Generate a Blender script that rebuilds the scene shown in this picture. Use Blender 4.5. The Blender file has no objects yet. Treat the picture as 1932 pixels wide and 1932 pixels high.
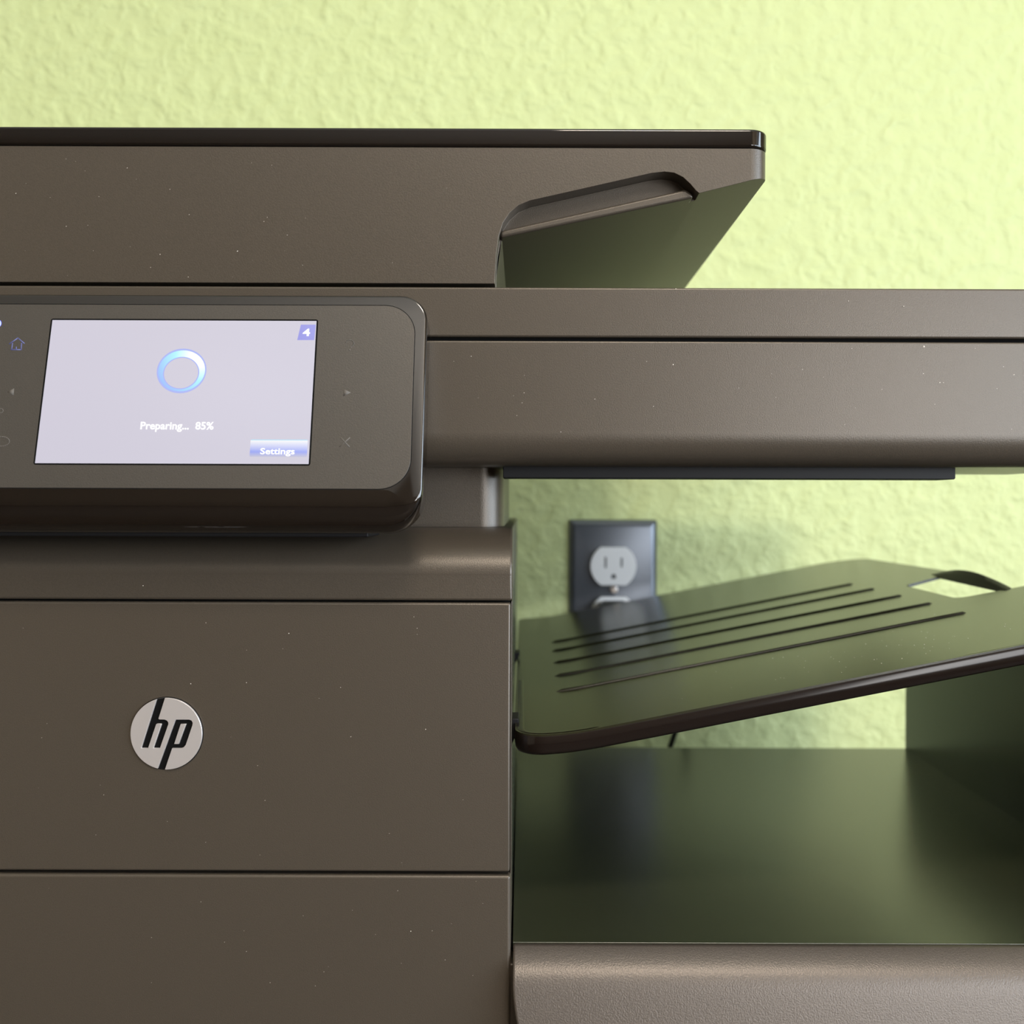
import bpy, bmesh, math, random
from mathutils import Vector, Matrix
S = bpy.context.scene
COL = S.collection
random.seed(4)

# ------------------------------------------------------------------ camera
FPX = 1850.0            # focal length in pixels of a 1932 px frame
K = 5263.0              # pixels per metre on the printer's front plane
D = FPX / K             # distance of that plane from the camera (0.3515 m)
VX, VY = 985.0, 955.0   # vanishing point of the depth direction
ROLL = 0.0035
CZ = 1.12               # camera height
cam_d = bpy.data.cameras.new('camera'); cam = bpy.data.objects.new('camera', cam_d); COL.objects.link(cam)
cam_d.sensor_width = 36; cam_d.lens = 36 * FPX / 1932
cam_d.shift_x = -(VX - 966) / 1932; cam_d.shift_y = -(966 - VY) / 1932
cam_d.clip_start = 0.01
cam.matrix_world = Matrix.Translation((0, 0, CZ)) @ Matrix.Rotation(math.pi / 2, 4, 'X') @ Matrix.Rotation(ROLL, 4, 'Z')
cam_d.dof.use_dof = True; cam_d.dof.focus_distance = 0.352; cam_d.dof.aperture_fstop = 11
S.camera = cam

# ------------------------------------------------------------------ view and world
S.view_settings.view_transform = 'Standard'; S.view_settings.look = 'None'
S.view_settings.gamma = 1; S.view_settings.use_curve_mapping = False
S.view_settings.exposure = -0.08
w = bpy.data.worlds.new('world'); S.world = w; w.use_nodes = True
w.node_tree.nodes['Background'].inputs[0].default_value = (0.75, 0.86, 1.0, 1)
w.node_tree.nodes['Background'].inputs[1].default_value = 2.0

def area(name, loc, aim, sx, sy, power, col):
    l = bpy.data.lights.new(name, 'AREA'); l.shape = 'RECTANGLE'; l.size = sx; l.size_y = sy
    l.energy = power; l.color = col
    o = bpy.data.objects.new(name, l); COL.objects.link(o); o.location = loc
    o.rotation_euler = (Vector(aim) - Vector(loc)).to_track_quat('-Z', 'Y').to_euler()
    return o
RX0, RX1, RY0, RZ1 = -2.4, 1.30, -3.0, 2.5
WALLY = 0.771
WIN = (-1.45, 0.15, 0.80, 1.78)     # window in the right wall: y0 y1 z0 z1
area('daylight', (RX1 + 0.06, (WIN[0] + WIN[1]) / 2, (WIN[2] + WIN[3]) / 2), (RX1 - 1, (WIN[0] + WIN[1]) / 2, (WIN[2] + WIN[3]) / 2), 1.5, 0.94, 42, (0.76, 0.88, 1.0))
FILL_WIN = (-2.85, -1.75, 0.55, 1.95)  # unseen window added for fill light on the wall below the scanner
area('wall_fill_light', (RX1 + 0.06, -2.3, 1.25), (RX1 - 1, -1.4, 1.25), 1.0, 1.35, 55, (1.0, 0.98, 0.96))  # added fill lamp that brightens the wall under the scanner
area('ceiling_lamp', (0.25, -0.75, 2.44), (0.25, -0.75, 0), 0.36, 0.22, 19, (1.0, 0.87, 0.72))
area('ceiling_fill', (0.45, -1.6, 1.75), (0.45, -1.6, 3), 0.3, 0.3, 26, (1.0, 0.90, 0.80))  # unseen lamp added to brighten the ceiling mirrored in the glossy panel

# ------------------------------------------------------------------ helpers
def U(px, py, r=1.0):
    """point at depth r*D that the camera sees at pixel px,py"""
    dx, dy = px - VX, py - VY
    c, s = math.cos(ROLL), math.sin(ROLL)
    x = dx * c + dy * s; y = -dx * s + dy * c
    return Vector((x * r / K, r * D, CZ - y * r / K))
def X(px, py=955, r=1.0): return U(px, py, r).x
def Z(px, py, r=1.0): return U(px, py, r).z
def m(px): return px / K

def mat(name, col, rough=0.5, metal=0.0, spec=0.5, noise=None, coat=0.0, emit=None, estr=1.0):
    M = bpy.data.materials.new(name); M.use_nodes = True
    nt = M.node_tree; b = nt.nodes['Principled BSDF']
    b.inputs['Base Color'].default_value = (*col, 1); b.inputs['Roughness'].default_value = rough
    b.inputs['Metallic'].default_value = metal; b.inputs['Specular IOR Level'].default_value = spec
    b.inputs['Coat Weight'].default_value = coat; b.inputs['Coat Roughness'].default_value = 0.03
    if emit: b.inputs['Emission Color'].default_value = (*emit, 1); b.inputs['Emission Strength'].default_value = estr
    if noise:
        sc, st, var = noise
        tc = nt.nodes.new('ShaderNodeNewGeometry')
        n = nt.nodes.new('ShaderNodeTexNoise'); n.inputs['Scale'].default_value = sc; n.inputs['Detail'].default_value = 3
        nt.links.new(tc.outputs['Position'], n.inputs['Vector'])
        bp = nt.nodes.new('ShaderNodeBump'); bp.inputs['Strength'].default_value = st; bp.inputs['Distance'].default_value = 0.0002
        nt.links.new(n.outputs['Fac'], bp.inputs['Height']); nt.links.new(bp.outputs['Normal'], b.inputs['Normal'])
        mx = nt.nodes.new('ShaderNodeMix'); mx.data_type = 'RGBA'
        mx.inputs[6].default_value = (*[c * (1 - var) for c in col], 1); mx.inputs[7].default_value = (*[c * (1 + var) for c in col], 1)
        nt.links.new(n.outputs['Fac'], mx.inputs[0]); nt.links.new(mx.outputs[2], b.inputs['Base Color'])
    return M

M_taupe = mat('taupe_plastic', (0.074, 0.060, 0.045), 0.34, 0.30, 0.6, (2600, 0.25, 0.25))
M_taupe2 = mat('coarse_taupe_plastic', (0.110, 0.092, 0.078), 0.34, 0.35, 0.5, (1900, 0.6, 0.3))
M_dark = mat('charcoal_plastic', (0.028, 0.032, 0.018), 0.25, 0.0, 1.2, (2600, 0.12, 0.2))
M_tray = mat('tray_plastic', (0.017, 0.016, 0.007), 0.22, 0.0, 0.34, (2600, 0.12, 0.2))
M_strip = mat('matte_black_plastic', (0.009, 0.009, 0.010), 0.5, 0.0, 0.2)
M_gap = mat('dark_gap', (0.004, 0.004, 0.004), 0.9, 0.0, 0.1)
M_gloss = mat('gloss_black', (0.006, 0.004, 0.003), 0.05, 0.0, 0.55)
M_frame = mat('gloss_frame', (0.006, 0.004, 0.003), 0.07, 0.0, 0.9)
M_rim = mat('gloss_brown_black', (0.008, 0.005, 0.004), 0.16, 0.0, 0.35)
M_panel = mat('panel_satin', (0.058, 0.051, 0.043), 0.34, 0.2, 0.5, (2800, 0.2, 0.2))
M_silver = mat('brushed_silver', (0.74, 0.70, 0.69), 0.36, 0.7)
M_white = mat('outlet_white', (0.92, 0.92, 0.93), 0.35)
M_steel = mat('cover_plate_grey', (0.13, 0.145, 0.17), 0.30, 0.6)
M_screw = mat('screw_metal', (0.75, 0.70, 0.66), 0.3, 1.0)
M_icon = mat('icon_grey', (0.12, 0.11, 0.10), 0.8, spec=0.2)
M_iconb = mat('icon_blue', (0.08, 0.09, 0.2), 0.5, emit=(0.12, 0.15, 0.75), estr=0.12)
M_led = mat('led_blue', (0.1, 0.1, 0.9), 0.4, emit=(0.12, 0.15, 1.0), estr=4)
M_screen = mat('screen_backlit', (0.02, 0.02, 0.02), 0.7, spec=0.1, emit=(0.66, 0.63, 0.73), estr=1.02)
M_scrtext = mat('screen_white', (0.02, 0.02, 0.02), 0.8, spec=0.05, emit=(1, 1, 1), estr=1.3)
M_scrviolet = mat('screen_violet', (0.02, 0.02, 0.02), 0.8, spec=0.05, emit=(0.40, 0.40, 0.90), estr=0.95)
M_dust = mat('dust', (0.65, 0.6, 0.55), 0.9)
M_cord = mat('cord_black', (0.012, 0.014, 0.012), 0.45)
M_desk = mat('desk_wood', (0.07, 0.045, 0.028), 0.45, noise=(60, 0.1, 0.3))

def new_obj(name, bm, material, parent=None, bevel=0.0, seg=3, ang=35, smooth=40):
    bmesh.ops.recalc_face_normals(bm, faces=bm.faces[:])
    me = bpy.data.meshes.new(name); bm.to_mesh(me); bm.free()
    me.materials.append(material)
    o = bpy.data.objects.new(name, me); COL.objects.link(o)
    if parent: o.parent = parent
    dress(o, bevel, seg, ang, smooth)
    return o
def dress(o, bevel=0.0, seg=3, ang=35, smooth=40):
    me = o.data
    me.polygons.foreach_set('use_smooth', [True] * len(me.polygons))
    if bevel > 0:
        b = o.modifiers.new('bevel', 'BEVEL'); b.width = bevel; b.segments = seg; b.limit_method = 'ANGLE'
        b.angle_limit = math.radians(ang); b.harden_normals = False
        b.use_clamp_overlap = True
        wn = o.modifiers.new('wn', 'WEIGHTED_NORMAL'); wn.keep_sharp = True; wn.weight = 100
    if smooth:
        me.set_sharp_from_angle(angle=math.radians(smooth if bevel == 0 else 75))
def prism(bm, pts, axis, a0, a1):
    """extrude a closed 2-D outline along an axis. axis 'x': pts are (y,z); 'y': (x,z); 'z': (x,y)"""
    def P(p, a):
        return {'x': (a, p[0], p[1]), 'y': (p[0], a, p[1]), 'z': (p[0], p[1], a)}[axis]
    A = [bm.verts.new(P(p, a0)) for p in pts]; B = [bm.verts.new(P(p, a1)) for p in pts]
    n = len(pts)
    bm.faces.new(A); bm.faces.new(B[::-1])
    for i in range(n): bm.faces.new((A[i], B[i], B[(i + 1) % n], A[(i + 1) % n]))
def box(bm, x0, x1, y0, y1, z0, z1):
    prism(bm, [(x0, y0), (x1, y0), (x1, y1), (x0, y1)], 'z', z0, z1)
def empty(name, loc, label=None, cat=None):
    o = bpy.data.objects.new(name, None); COL.objects.link(o); o.location = loc; o.empty_display_size = 0.02
    if label: o['label'] = label; o['category'] = cat
    return o
def reparent(o, par):
    o.parent = par; o.matrix_parent_inverse = Matrix.Translation(par.matrix_world.translation if False else par.location).inverted()
def round_poly(pts, rads, n=8):
    """round the corners of a closed 2-D polygon"""
    out = []
    N = len(pts)
    for i in range(N):
        p = Vector(pts[i]); r = rads[i] if isinstance(rads, (list, tuple)) else rads
        a = Vector(pts[i - 1]) - p; b = Vector(pts[(i + 1) % N]) - p
        la, lb = a.length, b.length; a.normalize(); b.normalize()
        if r <= 0: out.append(tuple(p)); continue
        th = a.angle(b); t = min(r / math.tan(th / 2), la * 0.49, lb * 0.49)
        r = t * math.tan(th / 2)
        c = p + (a + b).normalized() * (r / math.sin(th / 2))
        s = p + a * t - c; e = p + b * t - c
        a0 = math.atan2(s.y, s.x); a1 = math.atan2(e.y, e.x)
        d = (a1 - a0 + math.pi) % (2 * math.pi) - math.pi
        for k in range(n + 1):
            q = a0 + d * k / n; out.append((c.x + r * math.cos(q), c.y + r * math.sin(q)))
    return out
def boolean(o, cutters, op='DIFFERENCE'):
    for c in cutters:
        md = o.modifiers.new('b', 'BOOLEAN'); md.operation = op; md.object = c; md.solver = 'EXACT'
    dg = bpy.context.evaluated_depsgraph_get(); dg.update()
    me = bpy.data.meshes.new_from_object(o.evaluated_get(dg))
    old = o.data; o.modifiers.clear(); o.data = me; bpy.data.meshes.remove(old)
    for c in cutters:
        cm = c.data; bpy.data.objects.remove(c); bpy.data.meshes.remove(cm)
def tube(bm, pts, r, n=8, caps=True):
    rings = []
    for i, p in enumerate(pts):
        p = Vector(p); t = (Vector(pts[min(i + 1, len(pts) - 1)]) - Vector(pts[max(i - 1, 0)])).normalized()
        u = t.cross(Vector((0, 0, 1)));  u = u.normalized() if u.length > 1e-4 else Vector((1, 0, 0))
        v = t.cross(u)
        rr = r[i] if isinstance(r, (list, tuple)) else r
        rings.append([bm.verts.new(p + (u * math.cos(a) + v * math.sin(a)) * rr) for a in [2 * math.pi * k / n for k in range(n)]])
    for A, B in zip(rings, rings[1:]):
        for k in range(n): bm.faces.new((A[k], A[(k + 1) % n], B[(k + 1) % n], B[k]))
    if caps: bm.faces.new(rings[0]); bm.faces.new(rings[-1][::-1])

# ------------------------------------------------------------------ the room
def structure(name, bm, material, parent=None, **k):
    o = new_obj(name, bm, material, parent, **k)
    if not parent: o['kind'] = 'structure'
    return o
def wall_material():
    M = bpy.data.materials.new('green_textured_paint'); M.use_nodes = True
    nt = M.node_tree; N = nt.nodes; L = nt.links; b = N['Principled BSDF']
    g = N.new('ShaderNodeNewGeometry')
    def noise(sc, det, rough, dist=0.0, vec=None):
        n = N.new('ShaderNodeTexNoise'); n.inputs['Scale'].default_value = sc; n.inputs['Detail'].default_value = det
        n.inputs['Roughness'].default_value = rough; n.inputs['Distortion'].default_value = dist
        L.new(vec or g.outputs['Position'], n.inputs['Vector']); return n
    a = noise(75, 3, 0.5, 0.25)
    r1 = N.new('ShaderNodeMapRange'); r1.interpolation_type = 'SMOOTHSTEP'
    r1.inputs[1].default_value = 0.34; r1.inputs[2].default_value = 0.72; L.new(a.outputs['Fac'], r1.inputs[0])
    c = noise(170, 3, 0.6, 0.5)
    mx = N.new('ShaderNodeMath'); mx.operation = 'MULTIPLY_ADD'; mx.inputs[1].default_value = 0.35
    L.new(c.outputs['Fac'], mx.inputs[0]); L.new(r1.outputs[0], mx.inputs[2])
    bp = N.new('ShaderNodeBump'); bp.inputs['Strength'].default_value = 0.75; bp.inputs['Distance'].default_value = 0.0013
    L.new(mx.outputs[0], bp.inputs['Height']); L.new(bp.outputs['Normal'], b.inputs['Normal'])
    v = noise(30, 2, 0.5)
    m2 = N.new('ShaderNodeMix'); m2.data_type = 'RGBA'
    m2.inputs[6].default_value = (0.545, 0.615, 0.290, 1); m2.inputs[7].default_value = (0.58, 0.645, 0.325, 1)
    L.new(v.outputs['Fac'], m2.inputs[0]); L.new(m2.outputs[2], b.inputs['Base Color'])
    b.inputs['Roughness'].default_value = 0.55; b.inputs['Specular IOR Level'].default_value = 0.3
    return M
M_wall = wall_material()
M_brown = mat('brown_paint', (0.20, 0.155, 0.115), 0.8)
M_beige = mat('beige_paint', (0.52, 0.45, 0.36), 0.8)
M_ceil = mat('white_ceiling_paint', (0.80, 0.78, 0.74), 0.9)
M_floor = mat('brown_carpet', (0.08, 0.06, 0.045), 0.95, noise=(300, 0.6, 0.3))
bm = bmesh.new(); box(bm, RX0, RX1, WALLY, WALLY + 0.1, 0, RZ1); structure('wall_back', bm, M_wall)
bm = bmesh.new(); box(bm, RX0 - 0.1, RX0, RY0, WALLY + 0.1, 0, RZ1); structure('wall_left', bm, M_beige)
bm = bmesh.new(); box(bm, RX0, RX1, RY0 - 0.1, RY0, 0, RZ1); structure('wall_front', bm, M_brown)
bm = bmesh.new()
box(bm, RX1, RX1 + 0.1, RY0, FILL_WIN[0], 0, RZ1); box(bm, RX1, RX1 + 0.1, FILL_WIN[1], WIN[0], 0, RZ1); box(bm, RX1, RX1 + 0.1, WIN[1], WALLY + 0.1, 0, RZ1)
box(bm, RX1, RX1 + 0.1, FILL_WIN[0], FILL_WIN[1], 0, FILL_WIN[2]); box(bm, RX1, RX1 + 0.1, FILL_WIN[0], FILL_WIN[1], FILL_WIN[3], RZ1)
box(bm, RX1, RX1 + 0.1, WIN[0], WIN[1], 0, WIN[2]); box(bm, RX1, RX1 + 0.1, WIN[0], WIN[1], WIN[3], RZ1)
structure('wall_right', bm, M_beige)
bm = bmesh.new(); box(bm, RX0 - 0.1, RX1 + 0.1, RY0 - 0.1, WALLY + 0.1, RZ1, RZ1 + 0.1); structure('ceiling', bm, M_ceil)
bm = bmesh.new(); box(bm, RX0 - 0.1, RX1 + 0.1, RY0 - 0.1, WALLY + 0.1, -0.1, 0); structure('floor', bm, M_floor)
for wn_, W in (('window_1', WIN), ('added_fill_window', FILL_WIN)):  # the second frame surrounds the opening added for fill light
    bm = bmesh.new(); t = 0.05
    box(bm, RX1 - 0.01, RX1 + 0.05, W[0] - t, W[1] + t, W[2] - t, W[2]); box(bm, RX1 - 0.01, RX1 + 0.05, W[0] - t, W[1] + t, W[3], W[3] + t)
    box(bm, RX1 - 0.01, RX1 + 0.05, W[0] - t, W[0], W[2], W[3]); box(bm, RX1 - 0.01, RX1 + 0.05, W[1], W[1] + t, W[2], W[3])
    yc = (W[0] + W[1]) / 2; box(bm, RX1 - 0.005, RX1 + 0.045, yc - 0.02, yc + 0.02, W[2], W[3])
    structure(wn_, bm, M_white)

# ------------------------------------------------------------------ desk
ZB = CZ - m(1330)                  # underside of the printer
desk = empty('desk', (0, 0.5, 0), 'brown wooden desk carrying the printer, below the frame', 'desk')
def part(name, bm, material, root, **k):
    o = new_obj(name, bm, material, None, **k); reparent(o, root); return o
bm = bmesh.new(); box(bm, -0.7, 0.75, 0.15, 0.765, ZB - 0.03, ZB); part('desk_top', bm, M_desk, desk, bevel=0.003)
for x in (-0.66, 0.71):
    for y in (0.19, 0.72):
        bm = bmesh.new(); box(bm, x - 0.025, x + 0.025, y - 0.025, y + 0.025, 0, ZB - 0.03); part('leg', bm, M_desk, desk, bevel=0.003)

# ------------------------------------------------------------------ printer
PR = empty('multifunction_printer', (0, D, ZB), 'dark taupe multifunction printer with lit touchscreen and side paper tray before green wall', 'printer')
XL = X(-1290); XR = X(2400); XRS = X(2130)   # the base reaches farther right than the scanner
YB = D * 1.9
def P(name, bm, material, parent=None, **k):
    o = new_obj(name, bm, material, None, **k)
    if parent is None: reparent(o, PR)
    else: o.parent = parent; o.matrix_parent_inverse = (Matrix.Translation(PR.location)).inverted() if False else Matrix.Identity(4)
    return o
# every part mesh is in world coordinates; a child of a part needs no extra inverse beyond the printer's
INV = Matrix.Translation(PR.location).inverted()
def sub(name, bm, material, parent, **k):
    o = new_obj(name, bm, material, None, **k); o.parent = parent; return o

xs = X(966, 1300)                  # right side of the tall body
# --- lower drawer
bm = bmesh.new(); z1 = Z(900, 1652); 
prism(bm, [(XL, ZB), (xs - m(1), ZB), (xs - m(1), z1), (XL, z1)], 'y', D, D + 0.05)
P('lower_drawer', bm, M_taupe, bevel=0.0011, seg=4)
# --- front door
bm = bmesh.new(); z0 = Z(800, 1645); z1 = Z(500, 1136)
prism(bm, [(XL, z0), (xs - m(3), z0), (xs - m(3), z1), (XL, z1)], 'y', D, D + 0.045)
door = P('front_door', bm, M_taupe, bevel=0.0008, seg=3)
# --- body core behind the doors
bm = bmesh.new()
zt = Z(900, 993, 1.10)
box(bm, XL, xs - m(4), D + 0.004, YB, ZB + 0.004, zt - 0.02)
P('body_core', bm, M_gap)
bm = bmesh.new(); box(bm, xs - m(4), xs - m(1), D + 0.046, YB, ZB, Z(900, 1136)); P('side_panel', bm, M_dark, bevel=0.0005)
bm = bmesh.new(); box(bm, xs - m(2.4), xs - m(0.6), D + 0.0035, D + 0.047, ZB, Z(900, 1136)); P('side_trim', bm, M_taupe, bevel=0.0003)
# --- rounded top cover of the body
prof = [(YB, zt), (D * 1.10, zt)]
z_e = Z(500, 1083); 
y_s, z_s = D * 1.075, zt - m(2)
for k in range(1, 19):
    a = math.pi / 2 * k / 18
    prof.append((y_s - (y_s - D) * math.sin(a), z_e + (z_s - z_e) * math.cos(a)))
prof += [(D + 0.0002, z_e - 0.0004), (D + 0.0002, Z(500, 1132)), (YB, Z(500, 1132))]
bm = bmesh.new(); prism(bm, prof, 'x', XL, xs); P('top_cover', bm, M_taupe, bevel=0.0010, seg=3, ang=50)
# --- neck between body and scanner
r_n = 1.09; yn = D * r_n; xn = X(951, 930, r_n)
pts = round_poly([(XL, yn), (xn, yn), (xn, D * 1.5), (XL, D * 1.5)], [0, 0.0095, 0, 0], 12)
bm = bmesh.new(); prism(bm, pts, 'z', zt - 0.001, Z(900, 872, 1.0)); P('neck', bm, M_taupe)
# --- scanner
yf = D
zb = Z(1500, 879); zg = Z(1500, 644.5); zl0 = Z(1500, 637); zl1 = Z(1500, 543)
R = m(62)
prof = [(yf, zg)]
for k in range(0, 15):
    a = math.pi / 2 * k / 14
    prof.append((yf + R * 0.9 * (1 - math.cos(a)), zb + R - R * math.sin(a)))
prof += [(D * 1.25, zb + m(0.5)), (YB, zb + m(42)), (YB, zg)]
bm = bmesh.new(); prism(bm, prof, 'x', XL, XRS); P('scanner_body', bm, M_taupe, bevel=0.0006, ang=50)
bm = bmesh.new(); box(bm, XL, XRS - 0.002, yf + 0.003, YB - 0.002, zg - 0.002, zl1 - 0.004); P('scanner_gap', bm, M_gap)
bm = bmesh.new(); box(bm, XL, XRS, yf + 0.0004, YB, zl0, zl1); P('scanner_lid', bm, M_taupe, bevel=0.0007, ang=50)
# rail below the scanner
r_s = 1.045
pts = round_poly([(X(949, 880, r_s), Z(940, 870, r_s)), (X(1803, 880, r_s), Z(1803, 870, r_s)), (X(1803, 904, r_s), Z(1500, 903.5, r_s)), (X(949, 904, r_s), Z(1500, 903.5, r_s))], [0, 0, 0.0007, 0], 5)
bm = bmesh.new(); prism(bm, pts, 'y', D * r_s, D * 1.09); P('scanner_rail', bm, M_strip, bevel=0.0003)

# --- document feeder with its overhanging input wing
zt0 = Z(700, 277); zfb = Z(400, 533)
xw = X(1452, 300)
def plan(x1, y0, y1, rad): return round_poly([(XL, y0), (x1, y0), (x1, y1), (XL, y1)], [0, rad, rad, 0], 12)
bm = bmesh.new(); prism(bm, plan(xw, D + 0.0002, YB - 0.02, m(36)), 'z', zfb, zt0)
feeder = P('document_feeder', bm, M_taupe)
def fpts(L): return [(U(*p).x, U(*p).z) for p in L]
bm = bmesh.new()
prism(bm, fpts([(946, 441), (1318, 364.5), (1500, 319), (1500, 600), (936, 600), (935, 520), (938, 478)]), 'y', D - 0.02, YB + 0.02)
c1 = new_obj('c1', bm, M_taupe)
bm = bmesh.new()
prism(bm, fpts([(930, 640), (934, 520), (936.5, 480), (941, 445), (949, 420), (961, 402), (978, 387), (1000, 378), (1080, 360), (1230, 326), (1254, 323.5), (1272, 325.5), (1289, 334), (1303, 347), (1313, 359), (1322, 366), (1322, 640)]), 'y', D - 0.02, D + 0.0085)
c2 = new_obj('c2', bm, M_taupe)
boolean(feeder, [c1, c2])
dress(feeder, 0.0012, 4, 40)
# channel insert of the wing
bm = bmesh.new()
prism(bm, fpts([(944, 443), (1312, 367), (1308, 358), (1296, 351), (944, 430)]), 'y', D + 0.0035, D + 0.010)
P('wing_lip', bm, M_taupe, bevel=0.0009)
# glossy cover on top
bm = bmesh.new(); prism(bm, plan(xw + m(1), D - 0.0006, YB - 0.02, m(38)), 'z', zt0 + 0.0001, Z(700, 241.5))
P('feeder_cover', bm, M_gloss, bevel=0.0009, seg=4)

# --- badge on the door
def bz(x, y): return U(200 + x / 8.4, 1270 + y / 8.4, 1.0)
bc = bz(968, 953); br = m(67.5)
badge = None
bm = bmesh.new(); prism(bm, [(bc.x + (br + m(1.5)) * math.cos(a), bc.z + (br + m(1.5)) * math.sin(a)) for a in [2 * math.pi * k / 64 for k in range(64)]], 'y', D - 0.0001, D + 0.0004)
badge = P('badge', bm, M_gap)
badge['label'] = 'round silver badge with dark slanted letters'
bm = bmesh.new(); prism(bm, [(bc.x + br * math.cos(a), bc.z + br * math.sin(a)) for a in [2 * math.pi * k / 96 for k in range(96)]], 'y', D - 0.0009, D + 0.0002)
disc = P('badge_disc', bm, M_silver)
hh = [(838, 340), (962, 340), (843, 715), (860, 728), (935, 728), (975, 742), (998, 772), (1000, 800), (868, 1180), (765, 1180), (893, 806), (885, 795), (820, 795), (806, 805), (680, 1180), (572, 1180)]
pp = [(1115, 730), (1330, 730), (1368, 745), (1386, 780), (1380, 820), (1275, 1130), (1240, 1170), (1200, 1182), (1060, 1182), (932, 1560), (812, 1560)]
ph = [(1195, 800), (1280, 800), (1165, 1115), (1092, 1115)]
cs = []
for L in (hh, pp):
    bm = bmesh.new(); prism(bm, [(bz(*q).x, bz(*q).z) for q in L], 'y', D - 0.003, D - 0.0002); cs.append(new_obj('c', bm, M_gap))
bm = bmesh.new(); prism(bm, [(bz(*q).x, bz(*q).z) for q in ph], 'y', D - 0.004, D + 0.001); hole = new_obj('hole', bm, M_gap)
boolean(cs[1], [hole]); boolean(disc, cs)
dress(disc, 0.00028, 2, 40)
for f in disc.data.polygons:
    c = f.center
disc.data.materials.append(M_gap)
for f in disc.data.polygons:
    if f.normal.y < -0.9 and f.center.y > D - 0.0005: f.material_index = len(disc.data.materials) - 1
disc.parent = badge; disc.matrix_parent_inverse = Matrix.Identity(4)

# --- control panel (tilted 13 degrees)
TB = 0.236                          # metres back per metre up
y00 = 0.9204 * D                    # its depth at camera height
ca, sa = 1 / math.sqrt(1 + TB * TB), TB / math.sqrt(1 + TB * TB)
org = Vector((0, y00, CZ)); uu = Vector((1, 0, 0)); vv = Vector((0, sa, ca)); ww = Vector((0, -ca, sa))
C0 = Vector((0, 0, CZ))
def uv(px, py):
    d = U(px, py, 1.0) - C0
    t = (org - C0).dot(ww) / d.dot(ww); p = C0 + d * t
    return ((p - org).dot(uu), (p - org).dot(vv))
def face(u, v, h=0.0): return org + uu * u + vv * v + ww * h
def flat(bm, pts, h0, h1, mi=0):
    """thin plate in the plane of the panel"""
    A = [bm.verts.new(face(*p, h0)) for p in pts]; B = [bm.verts.new(face(*p, h1)) for p in pts]; n = len(pts)
    bm.faces.new(B); bm.faces.new(A[::-1])
    for i in range(n): bm.faces.new((A[i], A[(i + 1) % n], B[(i + 1) % n], B[i]))
ur, vt = uv(805, 640)[0], uv(500, 556)[1]; vb = uv(700, 1001)[1] + 0.0015
ul = -1051 / K
out = round_poly([(ul, vb), (ur, vb), (ur, vt), (ul, vt)], [0.012, 0.0125, 0.0095, 0.009], 12)
# loft: rings from the back to the face; the bottom edge is rolled far more than the others
bm = bmesh.new(); TH = 0.012
def inset_ring(d_small, d_big, w_small, w_big):
    ring = []
    n = len(out)
    for i, (u, v) in enumerate(out):
        a = Vector(out[i - 1]); b = Vector(out[(i + 1) % n]); t = (b - a).normalized(); nrm = Vector((t.y, -t.x))
        k = max(0.0, -nrm.y) ** 1.5
        d = d_small + (d_big - d_small) * k; hh_ = w_small + (w_big - w_small) * k
        # inset along the normal
        ring.append((u - nrm.x * (d_small + (d_big - d_small) * k * 0.35), v - nrm.y * d, hh_))
    return ring
rings = [inset_ring(0.001, 0.004, -TH, -TH - 0.004), inset_ring(0, 0, -TH * 0.9, -TH)]
for k in range(0, 11):
    a = math.pi / 2 * k / 10
    rings.append(inset_ring(0.0010 * (1 - math.cos(a)), 0.0125 * (1 - math.cos(a)) ** 1.1, -0.0010 * (1 - math.sin(a)), -0.0115 * (1 - math.sin(a))))
VR = [[bm.verts.new(face(*p)) for p in ring] for ring in rings]
n = len(out)
for A, B in zip(VR, VR[1:]):
    for i in range(n): bm.faces.new((A[i], A[(i + 1) % n], B[(i + 1) % n], B[i]))
bm.faces.new(VR[-1]); bm.faces.new(VR[0][::-1])
cp = P('control_panel', bm, M_frame, smooth=50)
cp['label'] = 'glossy black tilted control panel'
def onp(name, bm, material, **k):
    o = new_obj(name, bm, material, None, **k); o.parent = cp; return o
# satin face plate inside the glossy frame
urf = uv(780, 700)[0]; vtf = uv(500, 576)[1]; vbf = uv(500, 922)[1]
pl = round_poly([(-1027 / K, vbf), (urf, vbf), (urf, vtf), (-1027 / K, vtf)], 0.0105, 12)
g = m(1.3)
plg = round_poly([(-1027 / K - g, vbf - g), (urf + g, vbf - g), (urf + g, vtf + g), (-1027 / K - g, vtf + g)], 0.0108, 12)
bm = bmesh.new(); flat(bm, plg, -0.0005, 0.00003); onp('groove', bm, M_gap)
bm = bmesh.new(); flat(bm, pl, -0.0005, 0.00012); onp('face_plate', bm, M_panel, bevel=0.0001)
# display
c4 = [uv(66, 874), uv(582, 874), uv(598, 606), uv(100, 604)]
us0 = (c4[0][0] + c4[3][0]) / 2; us1 = (c4[1][0] + c4[2][0]) / 2; vs0 = c4[0][1]; vs1 = c4[2][1]
e = m(3)
bm = bmesh.new(); flat(bm, round_poly([(us0 - e, vs0 - e), (us1 + e, vs0 - e), (us1 + e, vs1 + e), (us0 - e, vs1 + e)], 0.0008, 4), 0, 0.00014); onp('screen_border', bm, M_gap)
bm = bmesh.new(); flat(bm, [(us0, vs0), (us1, vs0), (us1, vs1), (us0, vs1)], 0, 0.00018)
scr = onp('screen', bm, M_screen, smooth=0)
scr['label'] = 'lit pale lavender touchscreen'
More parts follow.
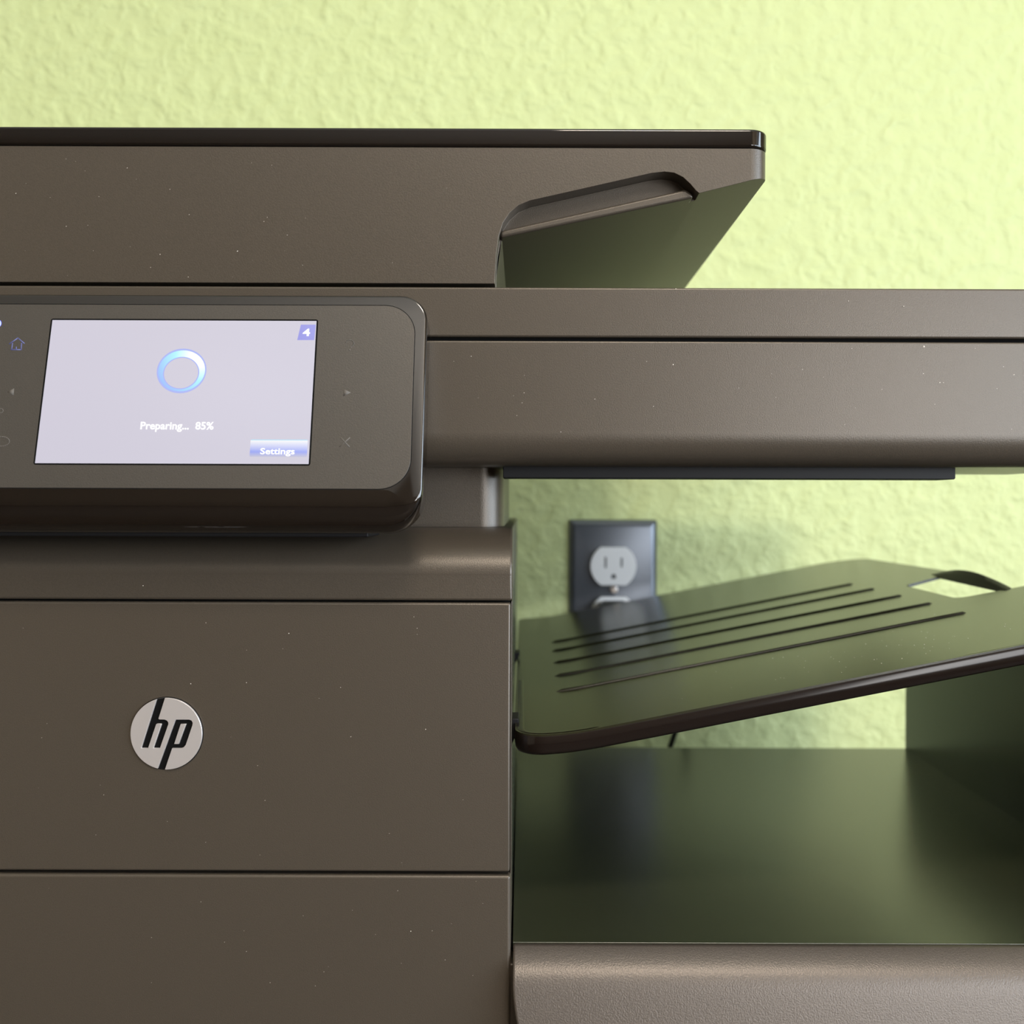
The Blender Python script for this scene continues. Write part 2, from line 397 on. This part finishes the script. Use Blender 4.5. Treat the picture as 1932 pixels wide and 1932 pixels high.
# progress ring
H = 0.00021
rc = uv(343, 700)
bm = bmesh.new(); NS = 64; ro, ri = m(42), m(32.5)
cx2, cy2 = m(-0.5), m(-4.2)
V1 = []; V2 = []
for k in range(NS):
    a = 2 * math.pi * k / NS
    V1.append(bm.verts.new(face(rc[0] + ro * math.cos(a), rc[1] + ro * 0.93 * math.sin(a), H)))
    V2.append(bm.verts.new(face(rc[0] + cx2 + ri * math.cos(a), rc[1] + cy2 + ri * 0.95 * math.sin(a), H)))
for k in range(NS): bm.faces.new((V1[k], V1[(k + 1) % NS], V2[(k + 1) % NS], V2[k]))
M_ring = mat('screen_ring', (0.02, 0.02, 0.02), 0.8, spec=0.05, emit=(0.5, 0.78, 1.0), estr=1.2)
nt = M_ring.node_tree; b = nt.nodes['Principled BSDF']
gp = nt.nodes.new('ShaderNodeNewGeometry'); sx = nt.nodes.new('ShaderNodeVectorMath'); sx.operation = 'DISTANCE'
nt.links.new(gp.outputs['Position'], sx.inputs[0]); sx.inputs[1].default_value = face(rc[0] + m(34), rc[1] + m(30), H)
rp = nt.nodes.new('ShaderNodeValToRGB'); rp.color_ramp.elements[0].position = 0.15; rp.color_ramp.elements[0].color = (1, 1, 1, 1)
rp.color_ramp.elements[1].position = 0.95; rp.color_ramp.elements[1].color = (0.30, 0.42, 1.0, 1)
e_ = rp.color_ramp.elements.new(0.5); e_.color = (0.40, 0.80, 1.0, 1)
mr = nt.nodes.new('ShaderNodeMapRange'); mr.inputs[2].default_value = m(95); nt.links.new(sx.outputs['Value'], mr.inputs[0])
nt.links.new(mr.outputs[0], rp.inputs[0]); nt.links.new(rp.outputs[0], b.inputs['Emission Color'])
onp('progress_ring', bm, M_ring, smooth=0)
M_halo = mat('screen_halo', (0.02, 0.02, 0.02), 0.8, spec=0.05, emit=(0.44, 0.50, 0.95), estr=1.0)
bm = bmesh.new(); V1 = []; V2 = []
for k in range(NS):
    a = 2 * math.pi * k / NS
    V1.append(bm.verts.new(face(rc[0] + m(44.5) * math.cos(a), rc[1] + m(42.5) * math.sin(a), H - 0.00001)))
    V2.append(bm.verts.new(face(rc[0] + cx2 + m(30.5) * math.cos(a), rc[1] + cy2 + m(29) * math.sin(a), H - 0.00001)))
for k in range(NS): bm.faces.new((V1[k], V1[(k + 1) % NS], V2[(k + 1) % NS], V2[k]))
onp('ring_halo', bm, M_halo, smooth=0)

def text(name, s, px0, py0, px1, hpx, material, plane='panel', bold=0.0, stretch=True):
    """flat lettering whose left end of baseline is at px0,py0 and right end at px1"""
    c = bpy.data.curves.new(name, 'FONT'); c.body = s; c.size = 1; c.offset = bold; c.resolution_u = 3
    o = bpy.data.objects.new(name, c); COL.objects.link(o)
    dg = bpy.context.evaluated_depsgraph_get(); me = bpy.data.meshes.new_from_object(o.evaluated_get(dg))
    bpy.data.objects.remove(o); bpy.data.curves.remove(c)
    x0 = min(v.co.x for v in me.vertices); x1 = max(v.co.x for v in me.vertices)
    a = uv(px0, py0); b_ = uv(px1, py0)
    sx = (b_[0] - a[0]) / (x1 - x0); sy = m(hpx) * 0.93 / 0.72
    for v in me.vertices:
        v.co = face(a[0] + (v.co.x - x0) * sx, a[1] + v.co.y * sy, H + 0.00002)
    me.materials.clear(); me.materials.append(material); me.name = name
    o = bpy.data.objects.new(name, me); COL.objects.link(o); o.parent = cp
    return o
text('screen_text', 'Preparing...  85%', 265, 810, 403, 15, M_scrtext, bold=0.022)
def rect(px0, py0, px1, py1, h=H):
    a = uv(px0, py1); b_ = uv(px1, py0); return [(a[0], a[1]), (b_[0], a[1]), (b_[0], b_[1]), (a[0], b_[1])]
M_btn = mat('screen_button', (0.02, 0.02, 0.02), 0.8, spec=0.05, emit=(0.35, 0.6, 1.0), estr=1.0)
nt = M_btn.node_tree; b = nt.nodes['Principled BSDF']; gp = nt.nodes.new('ShaderNodeNewGeometry'); sp = nt.nodes.new('ShaderNodeSeparateXYZ')
nt.links.new(gp.outputs['Position'], sp.inputs[0]); mr = nt.nodes.new('ShaderNodeMapRange')
mr.inputs[1].default_value = face(*uv(520, 862)).z; mr.inputs[2].default_value = face(*uv(520, 831)).z
nt.links.new(sp.outputs['Z'], mr.inputs[0]); rp = nt.nodes.new('ShaderNodeValToRGB')
for p_, c_ in ((0.0, (0.60, 0.59, 0.72, 1)), (0.3, (0.36, 0.42, 0.95, 1)), (1.0, (0.50, 0.82, 1.0, 1))):
    q = rp.color_ramp.elements.new(p_); q.color = c_
rp.color_ramp.elements.remove(rp.color_ramp.elements[0]); rp.color_ramp.elements.remove(rp.color_ramp.elements[-1])
q = rp.color_ramp.elements.new(1.0); q.color = (0.50, 0.82, 1.0, 1)
nt.links.new(mr.outputs[0], rp.inputs[0]); nt.links.new(rp.outputs[0], b.inputs['Emission Color'])
bm = bmesh.new(); flat(bm, round_poly(rect(471, 830, 581, 862), 0.0004, 3), 0.0001, H); onp('settings_button', bm, M_btn, smooth=0)
text('button_text', 'Settings', 491, 857, 556, 12, M_scrtext, bold=0.022)
bm = bmesh.new(); a = [uv(561, 642), uv(593, 642), uv(596, 613), uv(568, 613)]; flat(bm, a, 0.0001, H); onp('page_flag', bm, M_scrviolet, smooth=0)
text('page_number', '4', 571, 634, 585, 15, M_scrtext, bold=0.03)
# touch keys printed on the face plate
H2 = 0.00016
def stroke(bm, pts, wpx, closed=False):
    q = [Vector(uv(*p)) for p in pts]
    segs = list(zip(q, q[1:])) + ([(q[-1], q[0])] if closed else [])
    for a, b_ in segs:
        t = (b_ - a).normalized(); nn = Vector((-t.y, t.x)) * m(wpx) / 2
        flat(bm, [tuple(a - nn - t * m(wpx) * .3), tuple(b_ - nn + t * m(wpx) * .3), tuple(b_ + nn + t * m(wpx) * .3), tuple(a + nn - t * m(wpx) * .3)], 0.0001, H2)
def arc(cx, cy, rx, ry, a0, a1, n=14): return [(cx + rx * math.cos(math.radians(a0 + (a1 - a0) * k / n)), cy - ry * math.sin(math.radians(a0 + (a1 - a0) * k / n))) for k in range(n + 1)]
bm = bmesh.new(); stroke(bm, [(18, 649), (34, 638), (46, 648)], 2); stroke(bm, [(24, 648), (22, 660), (40, 660), (41, 648)], 2); stroke(bm, [(31, 660), (31, 655)], 2)
onp('home_key', bm, M_iconb, smooth=0)
bm = bmesh.new(); stroke(bm, arc(660, 648, 7.5, 6.5, 165, -60) + [(661, 656)], 2); stroke(bm, [(660, 659.5), (660, 661.5)], 2); onp('help_key', bm, M_icon, smooth=0)
bm = bmesh.new(); flat(bm, [uv(648, 748), uv(662, 741), uv(648, 734)], 0.0001, H2); onp('right_arrow_key', bm, M_icon, smooth=0)
bm = bmesh.new(); stroke(bm, [(641, 843), (660, 826)], 2.0); stroke(bm, [(643, 826), (659, 843)], 2.0); onp('cancel_key', bm, M_icon, smooth=0)
bm = bmesh.new(); flat(bm, [uv(26, 746), uv(14, 740), uv(27, 733)], 0.0001, H2); onp('left_arrow_key', bm, M_icon, smooth=0)
bm = bmesh.new(); stroke(bm, arc(3, 833, 15, 9, -120, 110), 1.6); stroke(bm, arc(2, 775, 4, 4, -120, 150, 8), 1.6); onp('back_key', bm, M_icon, smooth=0)
bm = bmesh.new(); a = uv(-4, 611); flat(bm, [(a[0] + m(6.5) * math.cos(t_ * .3927), a[1] + m(7.5) * math.sin(t_ * .3927)) for t_ in range(16)], 0.0001, H2 + 0.0001); onp('status_light', bm, M_led, smooth=0)
# bracket under the panel
r_b = 0.955
bm = bmesh.new(); box(bm, XL + 0.05, X(695, 1000, r_b), D * r_b, D * 1.03, Z(500, 1013, r_b), Z(500, 985, r_b)); P('panel_bracket', bm, M_strip, bevel=0.0006)
bm = bmesh.new(); box(bm, ul + 0.01, X(740, 900, 0.99), D * 0.965, D * 1.0 - 0.0002, Z(500, 940, 0.97), Z(500, 640, 0.97)); P('panel_mount', bm, M_strip)

# --- base with the paper well at the right
rf, rb_ = 1.012, 1.835
zf_ = Z(1450, 1780.5, rf)
XC = 1326 / K                       # inner face of the well's right wall
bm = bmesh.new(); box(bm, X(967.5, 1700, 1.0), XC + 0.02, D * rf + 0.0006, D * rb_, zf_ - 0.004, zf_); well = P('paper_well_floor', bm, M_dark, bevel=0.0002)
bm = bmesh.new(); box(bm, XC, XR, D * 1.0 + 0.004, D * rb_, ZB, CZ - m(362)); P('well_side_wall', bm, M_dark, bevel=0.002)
bm = bmesh.new(); box(bm, X(985), XC + 0.02, D + 0.012, D * rb_ - 0.002, ZB, zf_ - 0.0041); P('base_core', bm, M_gap)
bm = bmesh.new(); box(bm, xs - m(4), xs + m(13), D + 0.0008, D + 0.0115, ZB, zf_ - 0.006); P('base_side_trim', bm, M_taupe, bevel=0.0008, seg=4)
prof = [(D * rf, zf_ - m(1.5)), (D * 1.004, zf_ - m(6))]
y0, z0 = D * 1.004, zf_ - m(6)
prof = [(D * rb_ - 0.01, zf_ - 0.0045), (D * rf + 0.006, zf_ - 0.0045), (D * rf, zf_ - 0.0002)]
th = 14
yy, zz = D * rf, zf_ - 0.0002
# slightly falling shelf, then a quick roll, then a face that leans out toward the bottom
pathp = []
ang_list = [(78, 10), (76, 10), (74, 8), (70, 5), (62, 4), (52, 4), (42, 4), (32, 4), (24, 4), (18, 5), (15, 8), (13, 20)]
for k in range(1): pass
def fwd(a_deg, L):  # a = angle of surface normal above horizontal
    global yy, zz
    a = math.radians(a_deg); yy -= math.sin(a) * m(L) * 1.0; zz -= math.cos(a) * m(L)
for a_, L_ in [(68, 8), (62, 9), (58, 9), (54, 9), (50, 8), (45, 8), (38, 8), (31, 8), (24, 9), (19, 10), (16, 14), (14, 30), (13, 60), (12, 90), (10, 120)]:
    fwd(a_, L_ * 1.0); prof.append((yy, zz))
prof += [(yy, ZB), (D * rb_ - 0.01, ZB)]
bm = bmesh.new()
xl = X(967.5, 1800)
A = []; B = []
for (y, z) in prof:
    dpx = max(0, (zf_ - m(50) - z) * K)
    A.append(bm.verts.new((xl + m(min(30, 14 * (dpx / 95) ** 1.7)), y, z))); B.append(bm.verts.new((XR, y, z)))
bm.faces.new(A); bm.faces.new(B[::-1])
for i in range(len(A)): bm.faces.new((A[i], B[i], B[(i + 1) % len(A)], A[(i + 1) % len(A)]))
P('base_front', bm, M_taupe2, bevel=0.0008, ang=60, smooth=50)

# --- side output tray
SL = 0.2
def zp(Xp):      # height in front-plane pixels below the camera of the tray surface at X pixels right of the axis
    a, b_ = 434.0, 449 - SL * Xp
    k = 6.0
    return -(-k * math.log(math.exp(-(a - 400) / k) + math.exp(-(b_ - 400) / k)) + 400) if b_ > 380 else -b_
def T(Xp, r, h=0.0): return Vector((Xp / K, r * D, CZ + zp(Xp) / K + h))
def ry(metres): return metres / D
outl = [(-12, 1.003), (1290, 1.003), (1290, 1.333), (1099, 1.338), (1112, 1.538), (1288, 1.575), (1288, 2.05), (-12, 2.05)]
rad = [0.0105, 0.001, 0.002, 0.006, 0.004, 0.004, 0.030, 0.012]
po = round_poly([(x / K, r * D) for x, r in outl], rad, 10)
# resample the long edges so the slab can follow the curve of the surface
po2 = []
for i, p in enumerate(po):
    q = po[(i + 1) % len(po)]; L = math.hypot(q[0] - p[0], q[1] - p[1]); ns = max(1, int(L / 0.008)) if abs(q[1] - p[1]) < 0.002 else 1
    for k in range(ns): po2.append((p[0] + (q[0] - p[0]) * k / ns, p[1] + (q[1] - p[1]) * k / ns))
bm = bmesh.new(); th = 0.0016
top = [bm.verts.new((x, y, 0)) for x, y in po]
ft = bm.faces.new(top); bm.normal_update()
bmesh.ops.triangulate(bm, faces=[ft], ngon_method='EAR_CLIP')
for xc in [m(v) for v in (5, 20, 35, 50, 65, 80, 95, 110, 130)]:
    bmesh.ops.bisect_plane(bm, geom=bm.verts[:] + bm.edges[:] + bm.faces[:], plane_co=(xc, 0, 0), plane_no=(1, 0, 0))
ext = bmesh.ops.extrude_face_region(bm, geom=bm.faces[:])
for v in ext['geom']:
    if isinstance(v, bmesh.types.BMVert): v.co.z = -th
for v in bm.verts: v.co.z += CZ + zp(v.co.x * K) / K
tray = P('output_tray', bm, M_tray, smooth=50)
# thick glossy rim round the front
def rim_path():
    pts = []
    R_ = 0.0105; cx, cy = -12 / K + R_, 1.003 * D + R_
    pts.append((-12 / K, 1.32 * D)); pts.append((-12 / K, 1.2 * D)); pts.append((-12 / K, 1.08 * D))
    for k in range(13):
        a = math.pi + math.pi / 2 * k / 12; pts.append((cx + R_ * math.cos(a), cy + R_ * math.sin(a)))
    for Xp in (60, 80, 100, 120, 150, 250, 400, 600, 800, 1000, 1150, 1290): pts.append((Xp / K, 1.003 * D))
    return pts
rp_ = rim_path(); bm = bmesh.new()
sec = [(0.0034, -0.0001), (0.0010, -0.00005), (0.0004, -0.0002), (0.0, -0.0008), (-0.0002, -0.0035), (0.0001, -0.0062), (0.0008, -0.0074), (0.0018, -0.0078), (0.0034, -0.0076)]
rr = []
for i, p in enumerate(rp_):
    a = Vector(rp_[max(i - 1, 0)]); b_ = Vector(rp_[min(i + 1, len(rp_) - 1)]); t_ = (b_ - a).normalized(); nn = Vector((-t_.y, t_.x))  # inward
    rr.append([bm.verts.new((p[0] + nn.x * s_[0], p[1] + nn.y * s_[0], CZ + zp((p[0] + nn.x * s_[0]) * K) / K + s_[1] + 0.00012)) for s_ in sec])
for A, B in zip(rr, rr[1:]):
    for k in range(len(sec)): bm.faces.new((A[k], B[k], B[(k + 1) % len(sec)], A[(k + 1) % len(sec)]))
bm.faces.new(rr[0]); bm.faces.new(rr[-1][::-1])
rim = new_obj('tray_rim', bm, M_rim, None, smooth=60); rim.parent = tray
rim['label'] = 'glossy rounded rim along the tray front'
# five raised ribs
for r, xa, xb in ((1.665, 92, 1040), (1.565, 88, 1042), (1.45, 86, 1040), (1.339, 83, 1036), (1.228, 80, 1029)):
    bm = bmesh.new()
    N_ = 12; w_ = 0.0008; h_ = 0.0009; S_ = []
    for k in range(N_ + 1):
        f = k / N_; xp = xa + (xb - xa) * f
        hh_ = h_ * (0.02 if k == 0 else 1.0); ww_ = w_
        if k == N_: hh_ = h_ * 0.05
        S_.append([T(xp, r) + Vector((0, -ww_, -0.0002)), T(xp, r) + Vector((0, -ww_ * 0.75, hh_ * 0.75)), T(xp, r) + Vector((0, -ww_ * 0.45, hh_)), T(xp, r) + Vector((0, ww_ * 0.1, hh_ * 1.0)), T(xp, r) + Vector((0, ww_ * 0.6, hh_ * 0.7)), T(xp, r) + Vector((0, ww_, -0.0002))])
        if k == 0 or k == N_:
            xp2 = xp + (14 if k == 0 else -8); q = [Vector(v) for v in S_[-1]]
            full = [T(xp2, r) + Vector((0, -w_, -0.0002)), T(xp2, r) + Vector((0, -w_ * .75, h_ * .75)), T(xp2, r) + Vector((0, -w_ * .25, h_)), T(xp2, r) + Vector((0, w_ * .25, h_)), T(xp2, r) + Vector((0, w_ * .75, h_ * .75)), T(xp2, r) + Vector((0, w_, -0.0002))]
            if k == 0: S_.append(full)
            else: S_.insert(-1, full)
    SV = [[bm.verts.new(v) for v in s] for s in S_]
    for A, B in zip(SV, SV[1:]):
        for k in range(6): bm.faces.new((A[k], B[k], B[(k + 1) % 6], A[(k + 1) % 6]))
    bm.faces.new(SV[0]); bm.faces.new(SV[-1][::-1])
    o = new_obj('rib', bm, M_tray, None, smooth=50); o.parent = tray
# arched grip bridging the notch
bm = bmesh.new(); S_ = []
for k in range(17):
    f = k / 16; r = 1.326 + (1.600 - 1.326) * f
    xc_ = 1222 + 26 * f; bul = 0.0052 * math.sin(math.pi * f) ** 0.9
    a = T(xc_, r, -0.0012); 
    S_.append([bm.verts.new(a + Vector(v)) for v in ((-0.0030, 0, -0.0004), (-0.0022, 0, bul * 0.55 + 0.0010), (0.0, 0, bul + 0.0012), (0.0022, 0, bul * 0.85 + 0.001), (0.0026, 0, -0.0004))])
for A, B in zip(S_, S_[1:]):
    for k in range(5): bm.faces.new((A[k], B[k], B[(k + 1) % 5], A[(k + 1) % 5]))
bm.faces.new(S_[0]); bm.faces.new(S_[-1][::-1])
o = new_obj('tray_grip', bm, M_strip, None, smooth=60); o.parent = tray
# hinge blocks between body and tray
for r, z_a, z_b in ((1.06, -425, -478), (1.5, -415, -450)):
    bm = bmesh.new()
    prism(bm, [(xs - m(2), CZ + m(z_a)), (-5 / K, CZ + m(z_a)), (-5 / K, CZ + m(z_b + 30)), (xs - m(2), CZ + m(z_b))], 'y', r * D, r * D + 0.012)
    P('tray_hinge', bm, M_strip, bevel=0.0004)

# --- dust on the satin faces
bm = bmesh.new()
def speck(p, s, nrm=Vector((0, -1, 0))):
    a = nrm.orthogonal().normalized(); b_ = nrm.cross(a); k0 = random.random() * 6; sq = random.uniform(0.5, 1)
    vs = [bm.verts.new(p + (a * math.cos(k0 + t_ * 1.2566) * s + b_ * math.sin(k0 + t_ * 1.2566) * s * sq)) for t_ in range(5)]
    top_ = bm.verts.new(p + nrm * s * 0.8)
    for i in range(5): bm.faces.new((vs[i], vs[(i + 1) % 5], top_))
for px, py, s in ((240, 317, 1), (30, 365, 1.2), (125, 427, .9), (302, 480, 1), (448, 474, 1.5), (498, 418, .9), (357, 405, .9),
                  (545, 1195, 1), (803, 1376, 1), (662, 1390, 1), (465, 1288, .9), (360, 1290, 1), (500, 1510, .9), (775, 1757, 1.1), (465, 1795, .9), (595, 1860, .8), (270, 1105, 1.1),
                  (1601, 568, 1), (1705, 578, 1.1), (1743, 654, 1.9), (1742, 705, 1), (1773, 722, 1.4), (1780, 722, .8), (1913, 707, 1.5), (1275, 545, 1.1), (1270, 688, 1.4), (1150, 1000, .1), (1058, 815, .9), (985, 760, .8)):
    off = 0.00005
    speck(U(px, py, 1.0) + Vector((0, -off, 0)), m(s))
for i in range(70):
    px, py = random.uniform(20, 940), random.choice([random.uniform(285, 525), random.uniform(1145, 1630), random.uniform(1660, 1925)])
    speck(U(px, py) + Vector((0, -0.00004, 0)), m(random.uniform(0.35, 0.75)))
for i in range(25):
    speck(U(random.uniform(820, 1930), random.uniform(650, 810)) + Vector((0, -0.00004, 0)), m(random.uniform(0.35, 0.8)))
for i in range(90):
    Xp = random.triangular(60, 1150, 800); r = random.triangular(1.02, 1.3, 1.06)
    if any(abs(r - q) < 0.02 for q in (1.228,)): continue
    speck(T(Xp, r) + Vector((0, 0, 0.00005)), m(random.uniform(0.5, 1.3)), Vector((0.19, 0, 0.98)).normalized())
d_ = P('dust', bm, M_dust, smooth=0); d_['kind'] = 'stuff'

# ------------------------------------------------------------------ wall outlet
RW = (WALLY - 0.0001) / D
OC = U(1155.5, 1117, RW)
s_ = RW / K
OUT = empty('wall_outlet', (OC.x, WALLY, OC.z), 'white electrical outlet in a dark grey metal cover plate on the green wall', 'wall outlet')
def OP(px, py): q = U(px, py, RW); return (q.x, q.z)
x0, zt_ = OP(1073.5, 980); x1, _ = OP(1239, 980); zb_ = zt_ - 0.1143
bm = bmesh.new()
def rr_(ins, dep):
    return [Vector((x, WALLY - dep, z)) for x, z in round_poly([(x0 + ins, zb_ + ins), (x1 - ins, zb_ + ins), (x1 - ins, zt_ - ins), (x0 + ins, zt_ - ins)], max(0.002 - ins * .3, 0.0006), 4)]
L_ = [rr_(0, 0), rr_(0, 0.0012), rr_(0.0012, 0.0032), rr_(0.0032, 0.0048), rr_(0.0052, 0.0054)]
LV = [[bm.verts.new(p) for p in ring] for ring in L_]
for A, B in zip(LV, LV[1:]):
    for i in range(len(A)): bm.faces.new((A[i], A[(i + 1) % len(A)], B[(i + 1) % len(A)], B[i]))
bm.faces.new(LV[-1]); bm.faces.new(LV[0][::-1])
def opart(name, bm, material, **k):
    o = new_obj(name, bm, material, None, **k); reparent(o, OUT); return o
opart('cover_plate', bm, M_steel, smooth=30)
def recept(cy):
    cx, cz = OP(1155.5, cy); R_ = 42.5 * s_; flat_ = 35.5 * s_
    pts = []
    a0 = math.asin(flat_ / R_)
    for k in range(13): a = -a0 + 2 * a0 * k / 12; pts.append((cx + R_ * math.cos(a), cz + R_ * math.sin(a)))
    for k in range(13): a = math.pi - a0 + 2 * a0 * k / 12; pts.append((cx + R_ * math.cos(a), cz + R_ * math.sin(a)))
    return round_poly(pts, 0.0016, 2), cx, cz
for cy in (1067, 1160):
    pts, cx, cz = recept(cy)
    bm = bmesh.new(); prism(bm, pts, 'y', WALLY - 0.0095, WALLY - 0.001); rc_ = new_obj('receptacle', bm, M_white)
    cut = []
    for dx_, w2, h2, dz in ((-15, 1.6, 10, 7), (15, 1.6, 8.5, 7)):
        bm = bmesh.new(); box(bm, cx + (dx_ - w2) * s_, cx + (dx_ + w2) * s_, WALLY - 0.02, WALLY - 0.004, cz + (dz - h2) * s_, cz + (dz + h2) * s_); cut.append(new_obj('c', bm, M_gap))
    bm = bmesh.new(); q = [(cx + 4.2 * s_ * math.cos(a), cz - 19 * s_ + 4.6 * s_ * math.sin(a)) for a in [math.pi * k / 10 for k in range(11)]] + [(cx - 4.2 * s_, cz - 23 * s_), (cx + 4.2 * s_, cz - 23 * s_)]
    prism(bm, q, 'y', WALLY - 0.02, WALLY - 0.003); cut.append(new_obj('c', bm, M_gap))
    boolean(rc_, cut)
    rc_.data.materials.append(M_gap)
    for f in rc_.data.polygons:
        if f.center.y > WALLY - 0.0085 and f.center.y < WALLY - 0.002 and abs(f.center.x - cx) < 20 * s_ and abs(f.center.z - cz) < 27 * s_: f.material_index = len(rc_.data.materials) - 1
    dress(rc_, 0.0006, 3, 45); reparent(rc_, OUT)
bm = bmesh.new(); cx, cz = OP(1157, 1111)
prism(bm, [(cx + 0.0031 * math.cos(a), cz + 0.0031 * math.sin(a)) for a in [2 * math.pi * k / 20 for k in range(20)]], 'y', WALLY - 0.0074, WALLY - 0.004); opart('screw', bm, M_screw, bevel=0.0009)

# plug and its cord
pts, cx, cz = recept(1160)
c_ = Vector((cx, WALLY - 0.0096, cz))
CORD = empty('power_cord', (cx, WALLY - 0.0096, cz), 'black power cord plugged into the lower socket behind the sloping tray', 'power cord')
sc_ = [((x - cx) * 0.78 + cx, (z - cz) * 0.78 + cz + 2 * s_) for x, z in pts]
bm = bmesh.new(); prism(bm, sc_, 'y', WALLY - 0.0096 - 0.022, WALLY - 0.0096); o = new_obj('plug', bm, M_cord, bevel=0.002); reparent(o, CORD)
ctrl = [c_ + Vector((0, -0.020, -0.004)), c_ + Vector((0, -0.032, -0.03)), U(1290, 1260, 2.06), U(1283, 1345, 2.10), U(1264, 1412, 2.12), U(1235, 1500, 2.14), Vector((U(1215, 1600, 2.1).x, 2.14 * D, ZB + 0.003))]
path = []
for i in range(len(ctrl) - 1):
    p0, p1, p2, p3 = ctrl[max(i - 1, 0)], ctrl[i], ctrl[i + 1], ctrl[min(i + 2, len(ctrl) - 1)]
    for k in range(8):
        t_ = k / 8
        path.append(0.5 * ((2 * p1) + (-p0 + p2) * t_ + (2 * p0 - 5 * p1 + 4 * p2 - p3) * t_ ** 2 + (-p0 + 3 * p1 - 3 * p2 + p3) * t_ ** 3))
path.append(ctrl[-1])
bm = bmesh.new(); tube(bm, path, 0.0022, 8); o = new_obj('cord', bm, M_cord, smooth=60); reparent(o, CORD)
